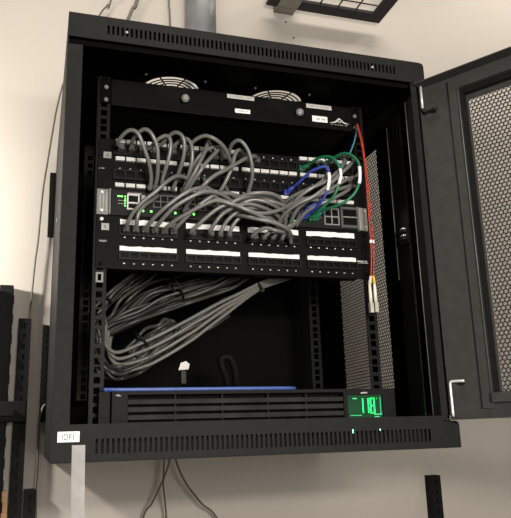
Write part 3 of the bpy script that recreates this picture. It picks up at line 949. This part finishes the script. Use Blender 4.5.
    ('rear', 'small coil', [(125, 200, 159), (135, 203, 176), (155, 201, 189), (178, 194, 199), (195, 210, 207), (204, 211, 198), (189, 208, 182), (165, 203, 160), (141, 208, 146), (124, 208, 134)], None),
    ('rear', 'small coil', [(126, 219, 166), (140, 213, 178), (160, 215, 197), (176, 206, 209), (192, 212, 215), (202, 211, 203), (195, 214, 189), (167, 211, 171), (144, 215, 153), (122, 217, 142)], None),
    ('rear', 'small coil', [(128, 210, 168), (135, 195, 180), (159, 200, 194), (179, 192, 204), (200, 204, 215), (202, 198, 207), (194, 211, 190), (168, 213, 170), (148, 212, 152), (126, 209, 148)], None),
    ('bright', 0, [(82, 215, 224), (80, 208, 200), (86, 202, 175), (104, 197, 165), (140, 190, 179), (170, 186, 193), (204, 184, 211), (224, 184, 222), (247, 184, 235), (274, 186, 250), (312, 192, 269), (346, 198, 287), (377, 206, 301), (407, 214, 317)], None),
    ('bright', 0, [(86, 218, 214), (84, 212, 188), (90, 206, 167), (107, 200, 155), (143, 194, 167), (174, 190, 181), (207, 188, 200), (227, 188, 213), (250, 188, 226), (277, 190, 243), (315, 196, 264), (349, 202, 285), (381, 210, 299), (411, 218, 313)], None),
    ('bright', 0, [(90, 222, 204), (88, 215, 180), (94, 209, 156), (110, 204, 146), (146, 197, 154), (177, 193, 169), (210, 191, 189), (231, 191, 202), (253, 191, 218), (281, 193, 238), (319, 199, 262), (353, 205, 283), (385, 213, 299), (416, 221, 310)], None),
    ('bright', 0, [(94, 226, 194), (92, 218, 169), (99, 212, 148), (113, 208, 136), (149, 200, 143), (180, 196, 158), (213, 194, 178), (234, 194, 192), (257, 194, 210), (284, 196, 230), (323, 202, 260), (357, 208, 283), (389, 216, 296), (420, 224, 308)], None),
    ('power', 0, [(316, 300, 119), (312, 296, 133), (305, 292, 149), (301, 290, 162), (306, 288, 169), (318, 288, 167), (326, 290, 152), (330, 294, 134), (333, 300, 118)], None),
    ('wall', 'left', [(6, 538, 816), (-5, 538, 754), (-10, 538, 712), (-19, 538, 628), (-26, 538, 557), (-31, 538, 444), (-35, 538, 395), (-39, 538, 314), (-41, 538, 270), (-43, 542, 221)], None),
    ('wall', 'lowleft', [(-1, 538, 101), (-6, 538, 94), (-9, 538, 82), (-12, 538, 68), (-12, 538, 12), (-12, 538, -35), (-13, 538, -63), (-10, 538, -137)], None),
    ('wall', 'topa', [(111, 538, 1064), (102, 538, 1040), (90, 538, 1022), (77, 538, 996), (53, 538, 957)], None),
    ('wall', 'topb', [(175, 538, 1082), (161, 538, 1040), (145, 538, 993), (127, 538, 947)], None),
    ('wall', 'topc', [(249, 538, 1095), (251, 538, 1050), (253, 538, 995), (254, 538, 940)], None),
    ('wall', 'unda', [(230, 480, 8), (229, 480, -34), (230, 490, -63), (236, 505, -93), (244, 525, -152)], None),
    ('wall', 'undb', [(242, 470, 4), (236, 470, -26), (226, 490, -61), (211, 510, -98), (190, 530, -149)], None),
    ('wall', 'undc', [(250, 480, 4), (256, 480, -24), (276, 490, -62), (311, 510, -103), (362, 530, -160)], None),
]

# ------------------------------------------------------------------ cords
loop_labels = [
    'grey patch cord in the first loop from the left above panel A',
    'grey patch cord in the second loop from the left, peaking highest above panel A',
    'grey patch cord making the low third loop beside letter label A',
    'grey patch cord in the fourth loop from the left above panel A',
    'grey patch cord in the small fifth loop from the left above panel A',
    'grey patch cord in the widest tall arch at middle of panel A',
    'grey patch cord dropping straight down under the widest arch',
    'grey patch cord slanting down left under the widest arch',
    'grey patch cord in the last loop right of the widest arch',
    'grey patch cord running long and diagonal down left across upper panel middle',
    'thin visible grey patch cord tucked behind the widest arch',
    'grey patch cord tucked inside the last loop right of the widest arch',
]
low_labels = [
    'grey patch cord from first plug at left of panel B, rising steeply',
    'dark short grey patch cord at second plug of panel B',
    'grey patch cord from third plug of panel B, bending right',
    'grey patch cord from fourth plug of panel B, bending right',
    'grey patch cord from fifth plug of panel B, crossing the switch lights',
    'grey patch cord from sixth plug of panel B, last of first block',
    'grey patch cord from first plug in second block of panel B',
    'grey patch cord from second plug in second block of panel B',
    'grey patch cord from third plug in second block of panel B',
    'grey patch cord from last plug in second block of panel B',
    'grey patch cord from first plug in third block of panel B, fanning upward',
    'grey patch cord from second plug in third block of panel B',
    'grey patch cord from third plug in third block of panel B',
    'grey patch cord from last plug in third block of panel B',
]
mass_labels = [
    'long grey patch cord sweeping across the switch front down to panel B',
    'grey patch cord curving over top of the tangle at switch middle',
    'lowest grey patch cord lying along bottom of the tangle',
    'grey patch cord sloping into the tangle from panel A middle',
    'grey patch cord running flat left through the heart of the tangle',
    'grey patch cord bowing across upper half of the tangle',
]
sweep_labels = [
    'grey patch cord rising right behind the green loops and curling back',
    'grey patch cord sweeping right to far end of panel A',
    'grey patch cord climbing steepest right behind the green cords',
    'grey patch cord running right below the green cords',
    'grey patch cord curling back short of the green cords',
    'grey patch cord sagging right just above the pale port block',
]
rear_labels = {
    'upper': ('grey network cable in the slanting sheaf below panel B', 'cables of the slanting sheaf behind panel B'),
    'left': ('grey network cable rising steeply behind left rack rail', 'steep cables behind the left rail'),
    'back': ('dim grey network cable at back of the cable sheaves', 'dim cables at the back'),
    'coil': ('grey network cable in the big coil above battery backup', 'cables of the big coil'),
    'small coil': ('grey network cable in the small tight coil at left', 'cables of the small coil'),
}
bright_labels = [
    'topmost bright grey cable of the four tied ones slanting up right',
    'second bright grey cable from top of the four tied ones',
    'third bright grey cable from top of the four tied ones',
    'lowest bright grey cable of the four tied ones slanting up right',
]
wall_cords = {
    'left': ('thin grey cord hanging down the wall left of the cabinet', 1.9),
    'lowleft': ('dark grey cord below mounting flange at cabinet lower left', 2.6),
    'topa': ('thin grey cord slanting down wall to cabinet top, leftmost above it', 2.0),
    'topb': ('flat looking thicker grey cord slanting above cabinet top', 4.0),
    'topc': ('thin grey cord hanging upright beside the wide conduit', 2.0),
    'unda': ('brown cord hanging straightest below the cabinet', 1.9),
    'undb': ('brown cord below the cabinet bending to the left', 1.9),
    'undc': ('brown cord below the cabinet bending to the right', 2.0),
}


def cord(name, P, r, material, label, cat, group=None, plug=None, boot=None, sides=8, sub=6, jz=None):
    root = thing(name, P[0], label, cat, group)
    mb = MB(); mb.tube(spline(P, sub), r, sides)
    mb.build('jacket', material, root)
    ends = []
    if plug in ('start', 'both'):
        ends.append((Vector(P[0]), (Vector(P[0]) - Vector(P[1])).normalized()))
    if plug in ('end', 'both'):
        ends.append((Vector(P[-1]), (Vector(P[-1]) - Vector(P[-2])).normalized()))
    blen, bfat = (18, 1.75) if material in (M_BLUE, M_GREEN) else (10, 1.5)
    for e, d in ends:
        mb = MB()
        y1 = 137.0
        mb.box(e.x - 5.0, e.x + 5.0, e.y - 2, y1, e.z - 4.2, e.z + 4.2, bevel=1.2)
        mb.tube([e - d * blen, e - d * 2, e + Vector((0, 4, 0))], [r * 1.15, r * bfat, r * bfat * 1.05], 8)
        mb.build('plug', boot or material, root)
    return root


def snap(P, gx_list, pitch, zc):
    """move the plug end of a cord onto the nearest jack"""
    cand = [gx + pitch * (k + 0.5) for gx in gx_list for k in range(6)]
    x = min(cand, key=lambda c: abs(c - P[0][0]))
    return [(x, P[0][1], zc)] + list(P[1:])


for kind, key, P, plug in CORDS:
    if kind == 'loop':
        zc = 492.5 if P[0][2] > 472 else 450.0
        cord('patch_cable', snap(P, GA, PITA, zc), 3.35, M_CORD, loop_labels[key], 'cable', 'grey patch cords looping from panel A', plug, M_BOOT)
    elif kind == 'low':
        cord('patch_cable', snap(P, GB, PITB, 352.5), 3.35, M_CORD, low_labels[key], 'cable', 'grey patch cords plugged into panel B', plug, M_BOOT)
    elif kind == 'mass':
        cord('patch_cable', P, 3.3, M_CORD, mass_labels[key], 'cable', 'grey patch cords in the tangle before the switch', plug, M_BOOT)
    elif kind == 'sweep':
        cord('patch_cable', P, 3.2, M_CORD, sweep_labels[key], 'cable', 'grey patch cords sweeping to the right', plug, M_BOOT)
    elif kind == 'green':
        g = cord('patch_cable', P, 2.5, M_GREEN, ('left green patch cord of the two looping at panel A right end', 'right green patch cord with the widest loop near the orange cord')[key], 'cable', None, plug, M_GREEN)
        i0, i1 = (5, 7)
        seg = spline(P, 6)
        mb = MB(); mb.tube(seg[i0 * 6 + 3:i1 * 6 + 1], 2.9, 10); mb.build('marker_sleeve', M_WHITE, g, label='white marker sleeve')
    elif kind == 'blue':
        g = cord('patch_cable', P, 2.5, M_BLUE, ('blue patch cord looping from upper panel down to the switch', 'short blue patch cord low beside the green plugs')[key], 'cable', None, plug, M_BLUE)
        if key == 0:
            seg = spline(P, 6)
            mb = MB(); mb.tube(seg[6 * 6:7 * 6 + 5], 2.9, 10); mb.build('marker_sleeve', M_WHITE, g, label='white marker sleeve')
    elif kind == 'orange':
        g = thing('fibre_cable', P[0], ('left strand of the orange fibre cord hanging down right rail', 'right strand of the orange fibre cord hanging down right rail')[key], 'cable', 'orange fibre strands')
        mb = MB(); mb.tube(spline(P, 6), 1.1, 8); mb.build('jacket', M_ORANGE, g)
        e = Vector(P[-1]); q = Vector(P[-2])
        x = e.x + (-1.6 if key == 0 else 2.6)
        mb = MB(); mb.tube([(q.x, q.y, q.z), (x, e.y - 1, e.z)], [2.2, 2.9], 10); mb.build('boot', M_YELLOW if key else M_IVORY, g)
        mb = MB(); mb.tube([(x, e.y - 1, e.z), (x, e.y - 1, e.z - 14), (x, e.y - 1, e.z - 33)], [2.4, 2.9, 3.2], 10); mb.build('connector_sleeve', M_IVORY, g)
        mb = MB(); mb.box(x - 3.3, x + 3.3, e.y - 5, e.y + 3, e.z - 50, e.z - 33, bevel=0.8); mb.build('connector', M_BEIGE, g)
        mb = MB(); s = spline(P, 6); i = len(s) - 19; mb.tube([s[i], s[i + 1]], 2.3, 8); mb.build('marker_ring', M_WHITE, g)
    elif kind == 'teal':
        cord('fibre_cable', P, 1.4, M_TEAL, 'thin teal fibre cord beside top of the orange cord', 'cable')
    elif kind == 'bluetop':
        o = thing('patch_cable', P[0], 'light blue cable lying along top edge of the battery backup', 'cable')
        P2 = [(x, y, 99.8) for x, y, z in P]
        mb = MB(); mb.tube(spline(P2, 5), 2.9, 10); mb.build('jacket', M_SKY, o)
    elif kind == 'rear':
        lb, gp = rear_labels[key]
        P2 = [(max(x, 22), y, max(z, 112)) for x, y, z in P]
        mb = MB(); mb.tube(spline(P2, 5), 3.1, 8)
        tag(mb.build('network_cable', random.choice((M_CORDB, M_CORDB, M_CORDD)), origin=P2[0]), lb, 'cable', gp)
    elif kind == 'bright':
        i = sum(1 for o in COL.objects if o.name.startswith('tied_cable'))
        mb = MB(); mb.tube(spline([(x, y, max(z, 112)) for x, y, z in P], 6), 3.0, 10)
        tag(mb.build('tied_cable', M_TIED, origin=P[0]), bright_labels[i], 'cable', 'four tied bright cables')
    elif kind == 'power':
        P2 = [(x, y, max(z, 101)) for x, y, z in P]
        mb = MB(); mb.tube(spline(P2, 6), 7.5, 10)
        tag(mb.build('power_cable', M_BLACKCORD, origin=P2[0]), 'black power cord arching above battery backup in the dark interior', 'cable')
    elif kind == 'wall':
        lb, r = wall_cords[key]
        mb = MB()
        P = [Vector(q) for q in P]
        if key.startswith('top'):
            d = P[0] - P[1]
            P = [Vector((P[0].x + d.x / d.z * (1450 - P[0].z) * 0.5, 540, 1450))] + P
        if key.startswith('und') or key == 'lowleft':
            d = P[-1] - P[-2]
            P = P + [Vector((P[-1].x + d.x / abs(d.z) * 120, 541, P[-1].z - 260))]
        pts = spline(P, 6)
        mb.tube(pts, r, 8)
        tag(mb.build('hanging_wire', M_WALLCORD, origin=P[0]), lb, 'cord')


# ties round the bundles
def tie(c, d, r, label, w=2.2):
    c = Vector(c); d = Vector(d).normalized()
    a = d.orthogonal().normalized(); b = d.cross(a)
    mb = MB()
    n = 24
    ring = [c + a * (r * math.cos(2 * math.pi * k / n)) + b * (r * math.sin(2 * math.pi * k / n)) for k in range(n + 1)]
    mb.tube(ring, w, 6, caps=False)
    h = c + a * r
    mb.box(h.x - 3, h.x + 3, h.y - 3, h.y + 3, h.z - 2.5, h.z + 2.5)
    tag(mb.build('cable_tie', M_TIE, origin=tuple(c)), label, 'cable tie')


tie((350.3, 202.0, 281.7), (-56.0, -10.0, -34.6), 9, 'black tie round the upper end of the four bright cables')
tie((207.2, 228.0, 280.4), (53.3, 0.0, 30.4), 22, 'black tie round the slanting sheaf just below panel B')
tie((81.6, 245.0, 265.7), (24.3, 0.0, 35.5), 16, 'black tie round steep cables behind left rack rail')
tie((140.6, 196.0, 185.5), (16.3, 0.0, 16.7), 14, 'black tie round the small tight coil')

# white cable tag hanging under the bright cables
ce = thing('cable_end', (214, 209, 144 - 30), 'pale plug head on a black stem hanging below the four tied cables', 'plug')
mb = MB(); mb.prism([(214 - 9, 144 - 7), (214 + 8, 144 - 6), (214 + 10, 144 + 3), (214 + 4, 144 + 8), (214 - 5, 144 + 5)], 205, 213)
mb.build('head', M_PORTRIM, ce)
mb = MB(); mb.box(214 - 5, 214 + 5, 205, 214, 144 - 30, 144 - 7.2, bevel=1.5)
mb.build('stem', M_TIE, ce)

# ------------------------------------------------------------------ tape, wall fittings
mb = MB()
path = [(34.2, 22), (34.4, 0), (34.9, -28), (35.8, -60), (37.0, -95), (38.0, -125)]
for (xa, za), (xb, zb) in zip(path[:-1], path[1:]):
    ya, yb = -1.2 - 0.02 * (22 - za), -1.2 - 0.02 * (22 - zb)
    mb.quad([(xa - 8.3, ya, za), (xa + 8.3, ya - 0.6, za), (xb + 8.3, yb - 0.9, zb), (xb - 8.3, yb, zb)])
    mb.quad([(xa - 8.3, ya + 0.4, za), (xb - 8.3, yb + 0.4, zb), (xb + 8.3, yb - 0.5, zb), (xa + 8.3, ya - 0.2, za)])
tag(mb.build('tape_strip', M_TAPE, origin=(34, -1, 22)), 'translucent white tape strip hanging from left of bottom bar', 'tape')


def slotted_standard(x0, x1, z0, z1, label, y0=527):
    root = thing('slotted_upright', ((x0 + x1) / 2, 551, z0), label, 'shelf upright', 'black slotted wall uprights')
    mb = MB()
    cx = (x0 + x1) / 2
    w = 2.2
    mb.box(x0, cx - w, y0, 551, z0, z1)
    mb.box(cx + w, x1, y0, 551, z0, z1)
    z = z1 - 10
    last = z1
    while z > z0 + 14:
        mb.box(cx - w, cx + w, y0, 551, z, last)
        last = z - 11
        z -= 21
    mb.box(cx - w, cx + w, y0, 551, z0, last)
    mb.box(cx - w, cx + w, y0 + 4, 551, z0, z1)
    mb.build('channel', M_GRILLE, root)
    return root


a = slotted_standard(-61, -36.5, -420, 273, 'black slotted upright on wall nearest left of the cabinet')
mb = MB(); mb.box(-98, -37, 500, 526.8, 66, 106, bevel=2); mb.box(-98, -60, 485, 500, 78, 90)
mb.build('bracket', M_GRILLE, a)
slotted_standard(-34, -11, -420, -61, 'short black slotted upright low on wall below cabinet left corner')
slotted_standard(856, 883, -420, -75, 'black slotted upright on wall below the open door')

rk = thing('upright_with_board', (-400, 551, -420), 'black upright with added shadow board on wall at far left edge beside the uprights', 'rack')
mb = MB(); mb.box(-1000, -101, 500, 551, -420, 328); mb.build('shadow_board', M_GRILLE, rk)  # unseen board added to cut off the wall lamp's light
mb = MB(); mb.box(-101, -74, 518, 551, -420, 340, bevel=2)
for k in range(18):
    mb.box(-74, -71.5, 515, 521, 300 - k * 40, 318 - k * 40)
mb.build('upright', M_GRILLE, rk)
mb = MB(); mb.box(-74, -63.5, 535, 551, -420, -62)
tag(mb.build('wood_batten', M_WOOD, origin=(-69, 543, -420)), 'narrow orange brown wood batten at lower left edge', 'batten')

mb = MB(); mb.cyl((327, 520, 660), (327, 520, 1450), 36, 36, 28)
cd = thing('conduit', (327, 551, 660), 'wide grey conduit running up the wall behind the cabinet top', 'pipe')
mb.build('pipe', M_CONDUIT, cd)
mb = MB(); mb.box(280, 374, 545, 551.5, 1180, 1200); mb.build('clamp', M_STEEL, cd)

gr = thing('wire_grid_tray', (660, 551, 1100), 'black framed wire grid tray on wall above the cabinet', 'tray')
mb = MB()
mb.box(500, 822, 490, 526, 1100, 1108); mb.box(788, 822, -120, 490, 1100, 1108); mb.box(500, 534, -120, 490, 1100, 1108); mb.box(500, 822, -154, -120, 1100, 1108)
mb.build('rim', M_TRAY, gr)
for k in range(1, 5):
    mb = MB(); mb.tube([(534 + 50.8 * k, 490, 1105), (534 + 50.8 * k, -120, 1105)], 2.0, 6)
    mb.build('grid_wire', M_TRAY, gr)
for k in range(0, 12):
    mb = MB(); mb.tube([(534, 466 - 50.8 * k, 1108.8), (788, 466 - 50.8 * k, 1108.8)], 2.0, 6)
    mb.build('grid_wire', M_TRAY, gr)
mb = MB(); mb.prism([(551, 1100), (528, 1100), (515, 1096), (300, 1094), (300, 1099.5), (526.5, 1099.5), (526.5, 1140), (551, 1140)], 528, 582, axis='x')
mb.build('bracket', M_TAUPE, gr, label='taupe support bracket')
for x, z in ((562, 1077), (582, 1034)):
    mb = MB(); mb.cyl((x, 551.95, z), (x, 550.6, z), 2.6, 2.0, 10)
    tag(mb.build('screw_plug', M_TIE, origin=(x, 552, z)), 'small dark %s screw hole plug on wall under the taupe bracket' % ('upper' if z > 1060 else 'lower'), 'screw')
